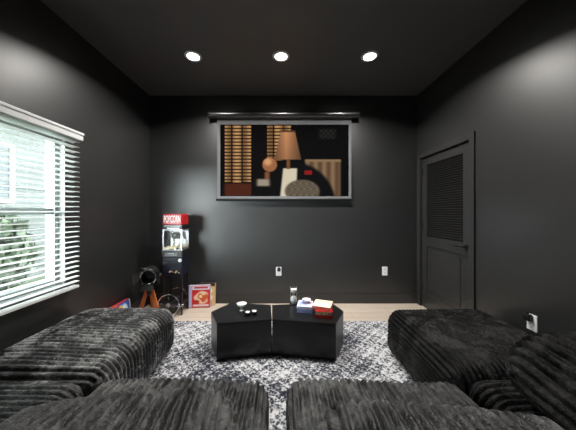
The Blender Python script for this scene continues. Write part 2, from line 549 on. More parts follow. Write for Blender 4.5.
def outlet(loc, rz, label, plug, socket):
    """front of the plate faces local -Y"""
    t = empty('wall_outlet', loc, label, 'outlet', rz, 'white wall outlets')
    b = new(); box(b, (0, -0.003, 0), (0.074, 0.006, 0.118), 0.0028); obj('cover_plate', b, M_plate, t)
    for s in (-1, 1):
        if plug and s == 1: continue
        b = new(); box(b, (0, -0.0065, s * 0.027), (0.034, 0.003, 0.036), 0.003); so = obj('socket', b, M_plate, t)
        b = new()
        for dx in (-0.006, 0.006): box(b, (dx, -0.0082, s * 0.027 + 0.004), (0.0025, 0.001, 0.009))
        tube(b, (0, -0.0078, s * 0.027 - 0.009), (0, -0.0088, s * 0.027 - 0.009), 0.003)
        obj('slot', b, M_blackpl, so)
    return t


p = P(278.7, 271.3, WB); outlet((p.x, WB, p.z), 0, 'white wall outlet on the back wall with a black plug in its upper socket', True, None)
pl1 = p
p = P(384.7, 271, WB); outlet((p.x, WB, p.z), 0, 'white double wall outlet with nothing plugged in, near the door', False, None)
oy = WR * F / (532.5 - CX); oz = H - (322.5 - CY) * oy / F
outlet((WR, oy, oz), -PI / 2, 'white wall outlet on the right wall beside the door-side sofa', True, None)


def plug(loc, rz, label):
    t = empty('plug_adapter', loc, label, 'plug', rz)
    b = new(); box(b, (0, -0.022, 0), (0.044, 0.03, 0.052), 0.006); obj('body', b, M_blackpl, t, smooth=True)
    b = new(); tube(b, (0, -0.022, 0.024), (0, -0.022, 0.042), 0.008, 0.006); obj('cable_relief', b, M_blackpl, t)


plug((pl1.x + .003, WB - 0.0005, pl1.z + .03), 0, 'black plug adapter in the upper socket of the back wall outlet')
plug((WR - .0005, oy + .012, oz + .034), -PI / 2, 'black plug adapter in the outlet on the right wall')

# ------------------------------------------------------------------ projection screen


def sm(a, b, x):
    t = np.clip((x - a) / (b - a), 0, 1); return t * t * (3 - 2 * t)


def ink_grid(w, h, nx, ny, func):
    """flat printed sheet in local XZ, facing -Y, with colours from func(u, v): v runs down"""
    us = np.linspace(0, 1, nx + 1); vs = np.linspace(0, 1, ny + 1)
    U, V = np.meshgrid(us, vs)
    X = (U - .5) * w; Z = (1 - V) * h
    co = np.stack([X.ravel(), np.zeros(X.size), Z.ravel()], 1)
    col = np.clip(func(U, V), 0, 1)
    i = np.arange((nx + 1) * ny).reshape(ny, nx + 1)[:, :nx].ravel()
    faces = np.stack([i, i + nx + 1, i + nx + 2, i + 1], 1)
    return co, faces, col.reshape(-1, 3)


def s2l(c): return np.where(c <= 0.04045, c / 12.92, ((c + .055) / 1.055) ** 2.4)


def mesh_np(name, co, faces, col=None):
    me = bpy.data.meshes.new(name)
    me.from_pydata(co.tolist(), [], faces.tolist())
    if col is not None:
        a = me.color_attributes.new('ink', 'FLOAT_COLOR', 'POINT')
        a.data.foreach_set('color', np.concatenate([s2l(col), np.ones((len(col), 1))], 1).astype(np.float32).ravel())
    return me


def paint(c, mask, rgb):
    rgb = np.asarray(rgb, float)
    return c * (1 - mask[..., None]) + rgb * mask[..., None]


def ell(U, V, cx, cy, rx, ry, soft=.12):
    return 1 - sm(1 - soft, 1 + soft, np.sqrt(((U - cx) / rx) ** 2 + ((V - cy) / ry) ** 2))


def rect(U, V, x0, y0, x1, y1, s=.006):
    return sm(x0 - s, x0 + s, U) * (1 - sm(x1 - s, x1 + s, U)) * sm(y0 - s, y0 + s, V) * (1 - sm(y1 - s, y1 + s, V))


def study(U, V):
    """still of a dark study: lit blinds, a warm table lamp, a leather chair"""
    c = np.zeros(U.shape + (3,)) + np.array([.02, .018, .022])
    stripe = sm(.25, .45, np.mod(V * 21, 1)) * (1 - sm(.85, 1, np.mod(V * 21, 1)))
    for x0, x1, y1 in ((.035, .085, .80), (.095, .165, .82), (.175, .24, .80), (.365, .41, .5), (.42, .49, .5), (.495, .55, .30)):
        m = rect(U, V, x0, .0, x1, y1)
        c = paint(c, m, (.20, .12, .06)); k = m * stripe
        c = paint(c, k * (.75 + .25 * np.sin(U * 60)), (.78, .60, .40))
    c = paint(c, rect(U, V, .03, .82, .25, 1.0, .02), (.30, .14, .09))
    c = paint(c, rect(U, V, .245, 0, .36, 1, .006), (.03, .02, .02))
    c = paint(c, rect(U, V, .77, .06, .90, .20, .02) * (.4 + .3 * np.sin(U * 170) * np.sin(V * 90)), (.22, .23, .20))
    # leather chair
    ch = rect(U, V, .66, .50, .935, 1.2, .015)
    c = paint(c, ch, (.36, .27, .19)); c = paint(c, ch * (.5 + .5 * np.sin(U * 95)) * .7, (.60, .49, .37))
    c = paint(c, rect(U, V, .66, .485, .94, .52, .008), (.55, .44, .33))
    # dark upholstered shape in front, with a folded white cloth over it
    body = ell(U, V, .57, 1.15, .33, .62, .05)
    c = paint(c, body, (.035, .035, .045))
    tri = sm(0, .02, V - .60) * (1 - sm(.045, .065, np.abs(U - .545 + .04 * (V - .6)) - .02 * (V - .6)))
    c = paint(c, tri, (.84, .80, .70))
    # table lamp: warm shade, brass stem and base
    hw = .055 + .05 * (V - .09) / .40
    sh = rect(U, V, .3, .09, .8, .49, .01) * (1 - sm(-.006, .006, np.abs(U - .527) - hw))
    shade = np.array([.72, .50, .34]) * (0.5 + .6 * np.clip(1 - np.abs(U - .515) / .12, 0, 1) * (1.15 - V * 1.0))[..., None]
    c = c * (1 - sh[..., None]) + shade * sh[..., None]
    c = paint(c, rect(U, V, .470, .08, .584, .105, .008), (.30, .20, .13))
    c = paint(c, rect(U, V, .515, .49, .545, .62, .008), (.45, .30, .18))
    # brass globe on a stand
    gl = ell(U, V, .385, .56, .058, .10, .12)
    c = paint(c, gl, (.62, .40, .26)); c = paint(c, gl * ell(U, V, .37, .52, .03, .05, .6), (.85, .62, .44))
    c = paint(c, rect(U, V, .345, .66, .385, .76, .012), (.50, .31, .20))
    c = paint(c, rect(U, V, .285, .76, .385, .86, .02), (.62, .57, .50))
    # grey cushion at the front
    cu = ell(U, V, .64, .93, .135, .16, .10)
    c = paint(c, cu, (.33, .29, .24)); c = paint(c, cu * (.5 + .5 * np.sin(U * 130 + 9 * np.sin(V * 40))) * .6, (.52, .47, .40))
    c = paint(c, rect(U, V, .655, .64, .715, .70, .006), (.55, .10, .10))
    return c


DS, DF = 3.17, 3.20
scr = empty('projection_screen', (0.0065, DS, 1.385), 'pull-down projector screen on the back wall showing a dim study', 'projector screen')
x0, x1 = (208.8 - CX) * DS / F - .0065, (358.8 - CX) * DS / F - .0065
b = new(); zc = H - (114.8 - CY) * DS / F - 1.385
tube(b, (x0 + .02, 0.0, zc), (x1 - .02, 0.0, zc), 0.047, n=32)
hs = obj('screen_housing', b, M_gun, scr, smooth=True)
for a, c in ((x0, x0 + .02), (x1 - .02, x1)):
    b = new(); tube(b, (a, 0.0, zc), (c, 0.0, zc), .052, n=32); obj('end_cap', b, M_blackpl, hs, smooth=True)
for a in (x0 + .16, x1 - .16):
    b = new(); box2(b, (a - .02, .03, zc - .035), (a + .02, WB - DS - .0005, zc + .035), .003); obj('wall_bracket', b, M_blackmet, scr)
f0, f1 = (217.3 - CX) * DF / F - .0065, (351.3 - CX) * DF / F - .0065
b = new(); box2(b, (f0, 0.03, 0.02), (f1, 0.032, zc)); obj('screen_fabric', b, M_fabric, scr)
b = new(); box2(b, (f0 - .018, .020, -0.004), (f1 + .018, .042, .024), .005); obj('bottom_bar', b, mat('matt_black', (.006, .006, .006), .7, spec=.2), scr)
i0, i1 = (220.3 - CX) * DF / F - .0065, (348.6 - CX) * DF / F - .0065
it, ib = H - (124.6 - CY) * DF / F - 1.385, H - (196.2 - CY) * DF / F - 1.385
co, fa, cl = ink_grid(i1 - i0, it - ib, 300, 168, study)
co += np.array([(i0 + i1) / 2, 0.029, ib])
o = link('picture', mesh_np('picture', co, fa, cl), M_picture, scr); o['label'] = 'dim still of a study with golden blinds'

# ------------------------------------------------------------------ rug
b = new(); box2(b, (-1.50, 0.25, 0.0), (1.50, 2.685, 0.012), 0.004)
tag(obj('area_rug', b, M_rug), 'distressed grey and ivory patterned rug under the coffee tables', 'rug')

# ------------------------------------------------------------------ sofa modules and cushions


def wob(X, Y, Z, seed, k=1.0):
    r = np.random.RandomState(seed); out = 0
    for i in range(7):
        d = r.normal(size=3); d /= np.linalg.norm(d); f = k * r.uniform(4, 11)
        out = out + np.sin(f * (d[0] * X + d[1] * Y + d[2] * Z) + r.uniform(0, 6.3)) / 3.0
    return out


def cushion(name, size, r, rib, mat_, seed, pitch=0.034, amp=0.020, puff=0.03, lump=0.008, parent=None, loc=(0, 0, 0), rot=(0, 0, 0), flare=0.0):
    """ribbed upholstered block: rib 'x' = cords run along x, 'y' = along y. origin at base centre"""
    hx, hy, hz = size[0] / 2, size[1] / 2, size[2] / 2
    half = np.array([hx, hy, hz]); inner = half - r
    ca = 1 if rib == 'x' else 0                      # axis the ribs repeat along
    oa = 1 - ca
    V, Fc, off = [], [], 0
    for axis in range(3):
        for sg in (-1, 1):
            ua, va = [a for a in range(3) if a != axis]
            def cnt(a):
                st = 0.0045 if (a == ca or (a == 2 and axis == ca)) else 0.013
                if axis == 2 and sg < 0: st = 0.05
                return max(6, int(2 * half[a] / st))
            nu, nv = cnt(ua), cnt(va)
            U, W = np.meshgrid(np.linspace(-1, 1, nu + 1), np.linspace(-1, 1, nv + 1))
            p = np.zeros(U.shape + (3,)); p[..., ua] = U * half[ua]; p[..., va] = W * half[va]; p[..., axis] = sg * half[axis]
            q = np.clip(p, -inner, inner); d = p - q
            n = d / np.maximum(np.linalg.norm(d, axis=-1, keepdims=True), 1e-9)
            pos = q + r * n
            # arc-length coordinate across the ribs
            rest = np.sqrt(np.maximum(1e-12, (n ** 2).sum(-1) - n[..., ca] ** 2))
            th = np.arctan2(np.abs(n[..., ca]), rest)
            s = np.abs(q[..., ca]) + r * th
            if axis == ca: s = s + np.maximum(0, inner[2] - q[..., 2])
            s = s * np.sign(p[..., ca] + 1e-9)
            X, Y, Z = pos[..., 0], pos[..., 1], pos[..., 2]
            s = s + 0.006 * wob(X, Y, Z, seed + 5, .9)
            prof = np.abs(np.sin(PI * s / pitch)) ** 1.0 - 0.6
            fade = np.ones(U.shape)
            if axis != 2:                             # vertical corner seams
                e = np.minimum(np.abs(n[..., 0]), np.abs(n[..., 1])) if axis != 2 else 0
                fade = 1 - sm(.25, .62, e)
            if axis == 2 and sg < 0: fade = fade * 0
            bul = puff * (1 - (pos[..., 0] / hx) ** 2).clip(0) ** .6 * (1 - (pos[..., 1] / hy) ** 2).clip(0) ** .6
            side = 0.35 * puff * (1 - (pos[..., 2] / hz) ** 2)
            tuft = 1 + .14 * np.sin(55 * pos[..., oa] + 2.5 * np.sin(9 * s / pitch * .7) + 3 * wob(X, Y, Z, seed + 9, 2.0))
            disp = amp * prof * fade * tuft + lump * wob(X, Y, Z, seed) * (0.25 if n[..., 2].min() < -.9 else 1)
            out = pos + n * disp[..., None]
            out[..., 2] += np.where(n[..., 2] > 0, bul * n[..., 2], 0)
            out[..., 0] += np.sign(n[..., 0]) * n[..., 0] ** 2 * side; out[..., 1] += np.sign(n[..., 1]) * n[..., 1] ** 2 * side
            if flare: out[..., 2] += flare * np.sin(2.2 * pos[..., 0] / hx + seed)
            out[..., 2] += hz
            out[..., 2] = np.maximum(out[..., 2], 0.0)
            V.append(out.reshape(-1, 3))
            i = np.arange(nu * nv); i = (i // nu) * (nu + 1) + i % nu + off
            f = np.stack([i, i + 1, i + nu + 2, i + nu + 1], 1)
            flip = (sg > 0) if axis != 1 else (sg < 0)
            Fc.append(f if flip else f[:, ::-1]); off += out.shape[0] * out.shape[1]
    co = np.concatenate(V); fa = np.concatenate(Fc)
    me = mesh_np(name, co, fa)
    bm = bmesh.new(); bm.from_mesh(me); bmesh.ops.remove_doubles(bm, verts=bm.verts[:], dist=0.0004)
    bm.to_mesh(me); bm.free()
    return link(name, me, mat_, parent, loc, rot, smooth=True)


RZ = 0.012
GS = 'ribbed plush sofa blocks'


def module(x0, x1, y0, y1, h, r, rib, m, seed, label, **kw):
    o = cushion('sofa_module', (x1 - x0, y1 - y0, h), r, rib, m, seed, loc=((x0 + x1) / 2, (y0 + y1) / 2, RZ), **kw)
    return tag(o, label, 'sofa', GS)


module(-1.755, -0.955, 1.245, 2.155, .362, .095, 'x', M_plush_lit, 11, 'large dark ribbed plush sofa block below the window, nearest the popcorn machine', pitch=.034, amp=.0155)
module(-1.755, -0.955, 0.36, 1.205, .393, .08, 'x', M_plush, 12, 'dark ribbed plush corner block at lower left, cords running across', pitch=.034, amp=.017, puff=.015)
module(-0.895, -0.070, 0.38, 1.215, .393, .07, 'y', M_plush, 13, 'front ribbed plush seat block left of the gap showing rug', amp=.020, puff=.012)
module(0.032, 0.865, 0.38, 1.215, .393, .07, 'y', M_plush, 14, 'front ribbed plush seat block right of the gap showing rug', amp=.020, puff=.012)
module(0.918, 1.745, 1.255, 2.15, .366, .095, 'y', M_plush_shade, 15, 'large dark ribbed plush sofa block beside the right wall, nearest the door', pitch=.030, amp=.014)
module(0.905, 1.745, 0.36, 1.215, .393, .08, 'x', M_plush_shade, 16, 'dark ribbed plush corner block at lower right under the big upright cushion', pitch=.034, amp=.017, puff=.012)

GC = 'loose ribbed plush back cushions'
o = cushion('back_cushion', (0.76, 0.38, 0.17), 0.08, 'y', M_plush, 24, amp=.020, puff=.045, lump=.012, loc=(-1.30, 0.60, 0.434), rot=(0, 0, math.radians(-2)))
tag(o, 'ribbed plush cushion just showing at the bottom left edge, on the corner block', 'cushion', GC)
o = cushion('back_cushion', (0.70, 0.40, 0.155), 0.075, 'y', M_plush, 21, pitch=.038, amp=.023, puff=.05, lump=.012, loc=(-0.50, 0.645, 0.450), rot=(0, math.radians(-3), math.radians(7)))
tag(o, 'ribbed plush cushion lying on the front left seat block', 'cushion', GC)
o = cushion('back_cushion', (0.74, 0.40, 0.135), 0.065, 'y', M_plush, 22, pitch=.038, amp=.023, puff=.045, lump=.012, loc=(0.50, 0.625, 0.436), rot=(0, math.radians(1), math.radians(-4)))
tag(o, 'ribbed plush cushion lying on the front right seat block', 'cushion', GC)
o = cushion('back_cushion', (0.80, 0.50, 0.255), 0.122, 'y', M_plush_shade, 23, amp=.020, puff=.06, lump=.014, loc=(1.355, 0.80, 0.448), rot=(0, math.radians(-2), math.radians(-8)))
tag(o, 'big bulging dark ribbed cushion against the right wall under the outlet', 'cushion', GC)

# ------------------------------------------------------------------ coffee tables


def poly_table(pts, label):
    cx = sum(p[0] for p in pts) / len(pts); cy = sum(p[1] for p in pts) / len(pts)
    loc = [(x - cx, y - cy) for x, y in pts]
    t = empty('coffee_table', (cx, cy, RZ), label, 'table', group='pair of black five-sided coffee tables')
    ins = [(x * .996, y * .996) for x, y in loc]
    b = new(); prism(b, ins, 0, 0.288, .002); obj('body', b, M_table, t)
    b = new(); prism(b, loc, 0.288, 0.306, .003); obj('tabletop', b, M_table, t)


def TP(px, py):
    d = (H - .318) * F / (py - CY); return ((px - CX) * d / F, d)


poly_table([TP(211, 311.7), TP(216.7, 323.4), TP(271.85, 319.4), TP(270.9, 304.8), TP(232, 302.2)][::1],
           'black five-sided coffee table nearer the window, one bowl and two small pots on it')
poly_table([TP(272.05, 319.4), TP(336, 323.7), TP(343.6, 311.2), TP(332, 302.6), TP(272.2, 304.8)],
           'black five-sided coffee table nearer the door, game boxes and hourglass on it')
TZ = RZ + 0.306


def on_table(px, py):
    d = (H - TZ) * F / (py - CY); return ((px - CX) * d / F, d, TZ)


# white footed bowl, two pots
p = on_table(241.8, 310.5)
t = empty('footed_bowl', p, 'small white footed bowl at the back of the left coffee table', 'bowl')
b = new(); lathe(b, [(0, .03), (.018, .032), (.040, .048), (.046, .066), (.043, .066), (.037, .05), (.016, .037), (0, .036)], 32); obj('bowl', b, M_porc, t, smooth=True)
b = new(); lathe(b, [(0, 0), (.022, 0), (.022, .004), (.010, .010), (.010, .0315), (0, .0315)], 24); obj('foot', b, M_porc, t, smooth=True)
for px, py, lab in ((247.6, 315.2, 'small black pot with white top, nearer the white footed bowl'),
                    (254.2, 314.2, 'small black pot with white top, nearer the seam of the two tables')):
    t = empty('tealight_holder', on_table(px, py), lab, 'candle holder', group='small white-topped pots')
    b = new(); lathe(b, [(0, 0), (.019, 0), (.026, .010), (.026, .027), (.022, .029), (.021, .024), (0, .023)], 28); obj('cup', b, M_blackpl, t, smooth=True)
    b = new(); lathe(b, [(.0, .0235), (.0205, .0235), (.020, .031), (.012, .034), (0, .0345)], 24); obj('wax', b, M_porc, t, smooth=True)

# hourglass
p = on_table(293.6, 303.6)
t = empty('hourglass', p, 'glass hourglass with white sand and black base on the right table', 'hourglass')
b = new(); lathe(b, [(0, 0), (.040, 0), (.042, .004), (.040, .014), (.034, .018), (0, .018)], 32); obj('base', b, M_blackpl, t, smooth=True)
b = new(); lathe(b, [(.030, .019), (.034, .035), (.033, .055), (.020, .080), (.006, .094), (.020, .110), (.031, .130), (.032, .150), (.028, .163)], 32); obj('glass_bulb', b, M_glass, t, smooth=True)
b = new(); lathe(b, [(0, .0185), (.028, .0195), (.0325, .036), (.0315, .054), (.020, .074), (0, .083)], 28); obj('sand', b, M_sand, t, smooth=True)
b = new(); lathe(b, [(0, .100), (.010, .103), (.019, .112), (.0295, .132), (.0300, .145), (0, .147)], 28); obj('sand', b, M_sand, t, smooth=True)
b = new(); lathe(b, [(0, .163), (.036, .163), (.040, .166), (.040, .172), (.036, .175), (0, .175)], 32); obj('top_plate', b, M_glass, t, smooth=True)
for k in range(3):
    a = 2 * PI * k / 3 + .5
    b = new(); tube(b, (.036 * math.cos(a), .036 * math.sin(a), .014), (.036 * math.cos(a), .036 * math.sin(a), .165), .0024, n=8); obj('post', b, M_steel, t, smooth=True)


# printed boxes: front (-Y) and top printed, everything else plain
def printed_box(name, w, d, h, front, top, sides, parent=None, loc=(0, 0, 0), rot=(0, 0, 0), n=46):
    cs, fs, cl, off = [], [], [], 0

    def add(fn, ww, hh, M):
        nonlocal off
        nx = max(4, int(n * ww / max(w, d, h))); ny = max(4, int(n * hh / max(w, d, h)))
        co, fa, col = ink_grid(ww, hh, nx, ny, fn)
        A = np.array(M)
        cs.append(co @ A[:3, :3].T + A[:3, 3]); fs.append(fa + off); cl.append(col); off += len(co)
    I = Matrix.Identity(4)
    add(front, w, h, Matrix.Translation((0, -d / 2, 0)))
    add(sides, w, h, Matrix.Translation((0, d / 2, 0)) @ Matrix.Rotation(PI, 4, 'Z'))
    add(sides, d, h, Matrix.Translation((w / 2, 0, 0)) @ Matrix.Rotation(PI / 2, 4, 'Z'))
    add(sides, d, h, Matrix.Translation((-w / 2, 0, 0)) @ Matrix.Rotation(-PI / 2, 4, 'Z'))
    add(top, w, d, Matrix.Translation((0, -d / 2, h)) @ Matrix.Rotation(-PI / 2, 4, 'X'))
    add(sides, w, d, Matrix.Translation((0, d / 2, 0)) @ Matrix.Rotation(PI / 2, 4, 'X'))
    me = mesh_np(name, np.concatenate(cs), np.concatenate(fs), np.concatenate(cl))
    bm = bmesh.new(); bm.from_mesh(me); bmesh.ops.recalc_face_normals(bm, faces=bm.faces[:]); bm.to_mesh(me); bm.free()
    return link(name, me, M_print, parent, loc, rot)


def flat(rgb):
    return lambda U, V: np.zeros(U.shape + (3,)) + np.array(rgb, float)


def art_lav_top(U, V):
    c = flat((.80, .80, .90))(U, V)
    c = paint(c, rect(U, V, .1, .2, .6, .8, .05), (.62, .68, .88)); c = paint(c, ell(U, V, .75, .5, .14, .25, .3), (.93, .80, .82)); return c


def art_lav_front(U, V):
    c = flat((.56, .62, .84))(U, V); c = paint(c, rect(U, V, 0, 0, 1, .45, .08), (.84, .86, .95)); return c


def art_red_front(U, V):
    c = flat((.78, .08, .09))(U, V)
    c = paint(c, rect(U, V, .02, .05, .93, .52, .02), (.92, .82, .66))
    for a, w in ((.36, .05), (.62, .05), (.74, .07), (.84, .05)): c = paint(c, rect(U, V, a, .22, a + w, .44, .02), (.12, .09, .09))
    c = paint(c, rect(U, V, .15, .68, .6, .80, .04), (.92, .35, .30)); return c


def art_cream_top(U, V):
    c = flat((.93, .86, .72))(U, V); c = paint(c, rect(U, V, .05, .55, .95, .95, .1), (.96, .92, .84)); return c


def art_pink_front(U, V):
    c = flat((.88, .52, .46))(U, V); c = paint(c, rect(U, V, 0, .0, .25, 1, .08), (.80, .60, .60)); return c


def table_box(px, py, w, d, h, rz, z, front, top, side, label):
    q = on_table(px, py)
    o = printed_box('game_box', w, d, h, front, top, side, None, (q[0], q[1] + d / 2, z), (0, 0, rz))
    return tag(o, label, 'game box', 'board games stacked on the right coffee table')


def table_box2(x, y, w, d, h, rz, z, front, top, side, label):
    o = printed_box('game_box', w, d, h, front, top, side, None, (x, y, z), (0, 0, rz))
    return tag(o, label, 'game box', 'board games stacked on the right coffee table')


table_box2(0.208, 2.245, 0.140, 0.16, 0.056, math.radians(-10), TZ, art_lav_front, art_lav_top, art_lav_front, 'lavender-blue game box under the white dish on the right table')
table_box2(0.362, 2.140, 0.150, 0.165, 0.058, math.radians(-9), TZ, art_red_front, flat((.75, .1, .1)), flat((.74, .07, .08)), 'red game box with cream band, bottom of the pair on the right table')
table_box2(0.358, 2.165, 0.160, 0.165, 0.030, math.radians(-20), TZ + .0582, art_pink_front, art_cream_top, art_pink_front, 'cream-topped flat game box lying on the red game box')
t = empty('dish', (0.222, 2.27, TZ + .0562), 'small white dish on top of the lavender-blue game box', 'dish')
b = new(); lathe(b, [(0, 0), (.018, 0), (.020, .006), (.040, .022), (.043, .030), (.039, .030), (.018, .012), (0, .010)], 32); obj('dish_body', b, M_porc, t, smooth=True)
b = new(); lathe(b, [(.041, .0302), (.0435, .0302), (.0435, .0325), (.041, .0325), (.041, .0302)], 32); obj('rim', b, M_steel, t, smooth=True)


# game boxes on the floor
def art_pizza(U, V):
    c = flat((.80, .12, .10))(U, V)
    c = paint(c, rect(U, V, 0, 0, .15, 1, .01), (.74, .74, .88))
    c = paint(c, rect(U, V, .15, .02, 1, .20, .02), (.86, .88, .95))
    c = paint(c, rect(U, V, .25, .06, .9, .14, .015), (.75, .25, .28))
    c = paint(c, ell(U + .05 * np.sin(V * 14), V, .60, .55, .33, .30, .15), (.93, .80, .70))
    c = paint(c, ell(U, V + .06 * np.sin(U * 16), .66, .55, .24, .16, .2), (.82, .38, .18))
    c = paint(c, ell(U, V, .36, .74, .14, .08, .2), (.70, .16, .12))
    c = paint(c, ell(U, V, .56, .50, .08, .07, .3), (.97, .90, .75))
    c = paint(c, rect(U, V, .2, .86, .95, .96, .02), (.90, .82, .84)); return c


def art_cream(U, V):
    c = flat((.86, .72, .50))(U, V)
    c = paint(c, rect(U, V, 0, 0, 1, .14, .02), (.18, .12, .10))
    c = paint(c, ell(U, V, .55, .35, .3, .14, .2), (.97, .93, .84)); c = paint(c, ell(U, V, .6, .65, .28, .15, .2), (.96, .90, .78))
    c = paint(c, ell(U, V, .5, .85, .3, .08, .2), (.70, .35, .22)); return c


def art_blue(U, V):
    c = flat((.72, .10, .12))(U, V)
    c = paint(c, rect(U, V, .42, .0, 1, 1, .03), (.20, .34, .68)); c = paint(c, ell(U, V, .7, .3, .15, .2, .3), (.85, .90, .97))
    c = paint(c, ell(U, V, .52, .22, .1, .14, .3), (.93, .75, .30)); c = paint(c, rect(U, V, .93, .0, 1, 1, .01), (.80, .75, .76))
    c = paint(c, rect(U, V, .0, .0, .4, .05, .01), (.9, .5, .45)); return c


tilt = math.radians(-5)
o = printed_box('game_box', 0.265, 0.055, 0.275, art_pizza, flat((.8, .8, .88)), flat((.74, .74, .88)), None, (-1.078, 3.105, 0.004), (tilt, 0, math.radians(6)))
tag(o, 'red and white game box standing on the floor beside the popcorn machine', 'game box', 'game boxes on the floor')
o = printed_box('game_box', 0.20, 0.05, 0.285, art_cream, flat((.2, .14, .12)), flat((.85, .75, .58)), None, (-1.0, 3.180, 0.004), (tilt, 0, math.radians(-4)))
tag(o, 'cream game box leaning on the back wall, behind the red and white one', 'game box', 'game boxes on the floor')
o = printed_box('game_box', 0.34, 0.05, 0.255, art_blue, flat((.75, .2, .2)), flat((.75, .7, .72)), None, (-1.715, 2.535, 0.004), (math.radians(-8), 0, PI / 2))
tag(o, 'red and blue game box leaning on the left wall behind the sofa block', 'game box', 'game boxes on the floor')

# ------------------------------------------------------------------ popcorn machine on its cart
Y0 = 2.83
pc = empty('popcorn_machine', (-1.318, Y0 + .13, 0), 'popcorn machine on a wheeled black cart with a red top sign', 'popcorn machine')
w2, d2 = 0.117, 0.105
b = new(); box2(b, (-w2 + .002, -d2, 1.075), (w2 - .004, d2, 1.206), .010); rd = obj('top_sign', b, M_red, pc)
tm = text_bm('POPCORN', .118, Matrix.Translation((.0, -d2 - .0012, 1.142)) @ RX, .0012, .36)
obj('lettering', tm, M_plate, rd)
b = new(); box2(b, (-w2 + .012, -d2 - .004, 1.052), (w2 + .004, d2 + .004, 1.074), .005)
obj('canopy_rim', b, M_gun, pc)
b = new(); box2(b, (-w2, -d2, 1.022), (w2, d2, 1.052), .004)
hd = obj('canopy', b, M_blackmet, pc)
b = new(); box2(b, (-.06, -d2 - .002, 1.030), (.085, -d2, 1.044)); obj('name_strip', b, M_plate, hd)
b = new()
for sx_ in (-1, 1):
    for sy_ in (-1, 1): box(b, (sx_ * (w2 - .008), sy_ * (d2 - .008), .897), (.014, .014, .25), .002)
for z in (.778, 1.016):
    for sy_ in (-1, 1): box(b, (0, sy_ * (d2 - .008), z), (2 * w2 - .03, .012, .012), .002)
    for sx_ in (-1, 1): box(b, (sx_ * (w2 - .008), 0, z), (.012, 2 * d2 - .03, .012), .002)
obj('case_frame', b, M_steel, pc)
for (sx_, sy_) in ((0, -1), (1, 0), (-1, 0)):
    b = new(); box(b, (sx_ * (w2 - .008), sy_ * (d2 - .008), .897), (2 * w2 - .03 if sy_ else .002, 2 * d2 - .03 if sx_ else .002, .226)); obj('glass_panel', b, M_glass, pc)
b = new(); box2(b, (-w2 + .014, d2 - .012, .785), (w2 - .014, d2 - .006, 1.010)); obj('back_panel', b, M_steel, pc)
b = new(); tube(b, (0, .03, 1.005), (0, .03, 1.022), .022, .016); obj('case_lamp', b, M_bulb, pc)
b = new(); lathe(b, [(0, 0), (.050, 0), (.054, .006), (.054, .06), (.057, .064), (.04, .078), (.012, .083), (0, .083)], 28, Matrix.Translation((0, .01, .900)))
kt = obj('kettle', b, M_steel, pc, smooth=True)
b = new()
b.free()
for sx_ in (-1, 1):
    b = new(); bar(b, (sx_ * .045, .01, .975), (sx_ * .052, .01, 1.022), .012, .006); obj('kettle_hanger', b, M_chrome, kt)
    b = new(); bar(b, (sx_ * .026, -.045, .90), (sx_ * .029, -.048, .83), .016, .004); obj('chute', b, M_chrome, kt)
b = new(); rr_ = random.Random(4)
for k in range(150):
    x_, y_ = rr_.uniform(-.1, .1), rr_.uniform(-.1, .1)
    t_ = bmesh.new(); bmesh.ops.create_icosphere(t_, subdivisions=1, radius=rr_.uniform(.008, .013))
    merge(b, t_, 0, Matrix.Translation((x_, y_, .790 + .025 * max(0, 1 - (x_ * x_ + y_ * y_) / .012) + rr_.uniform(-.004, .01))))
tag(obj('popcorn', b, M_popcorn, pc), kind='stuff')
b = new(); box2(b, (-w2 - .004, -d2 - .004, .690), (w2 + .006, d2 + .004, .772), .006); cb = obj('machine_base', b, M_blackmet, pc)
b = new(); box2(b, (-.085, -d2 - .008, .705), (.06, -d2 - .004, .75), .002); obj('drawer_front', b, M_gun, cb)
b = new(); tube(b, (-.05, -d2 - .016, .738), (.03, -d2 - .016, .738), .004, n=10); obj('drawer_pull', b, M_steel, cb, smooth=True)
b = new(); tube(b, (w2 + .006, -.02, .89), (w2 + .045, -.02, .892), .006, n=10); obj('crank_handle', b, M_steel, pc, smooth=True)
M_navy = speckle(mat('navy_enamel', (.012, .013, .03), .3), 10, (.010, .011, .022), (.016, .017, .034))
b = new(); box2(b, (-w2 + .002, -d2, .478), (w2 + .004, d2, .690), .005); cab = obj('cart_cabinet', b, M_navy, pc)
b = new(); tube(b, (.093, -d2, .655), (.093, -d2 - .008, .655), .021, n=24); obj('badge', b, M_plate, cab)


def art_strip(U, V):
    c = flat((.05, .05, .09))(U, V)
    rs = np.random.RandomState(3)
    for k in range(9):
        x = rs.uniform(.05, .9); y = rs.uniform(.2, .75)
        c = paint(c, ell(U, V, x, y, .07, .18, .3), [(.92, .88, .80), (.80, .58, .30), (.75, .75, .80)][k % 3])
    return c


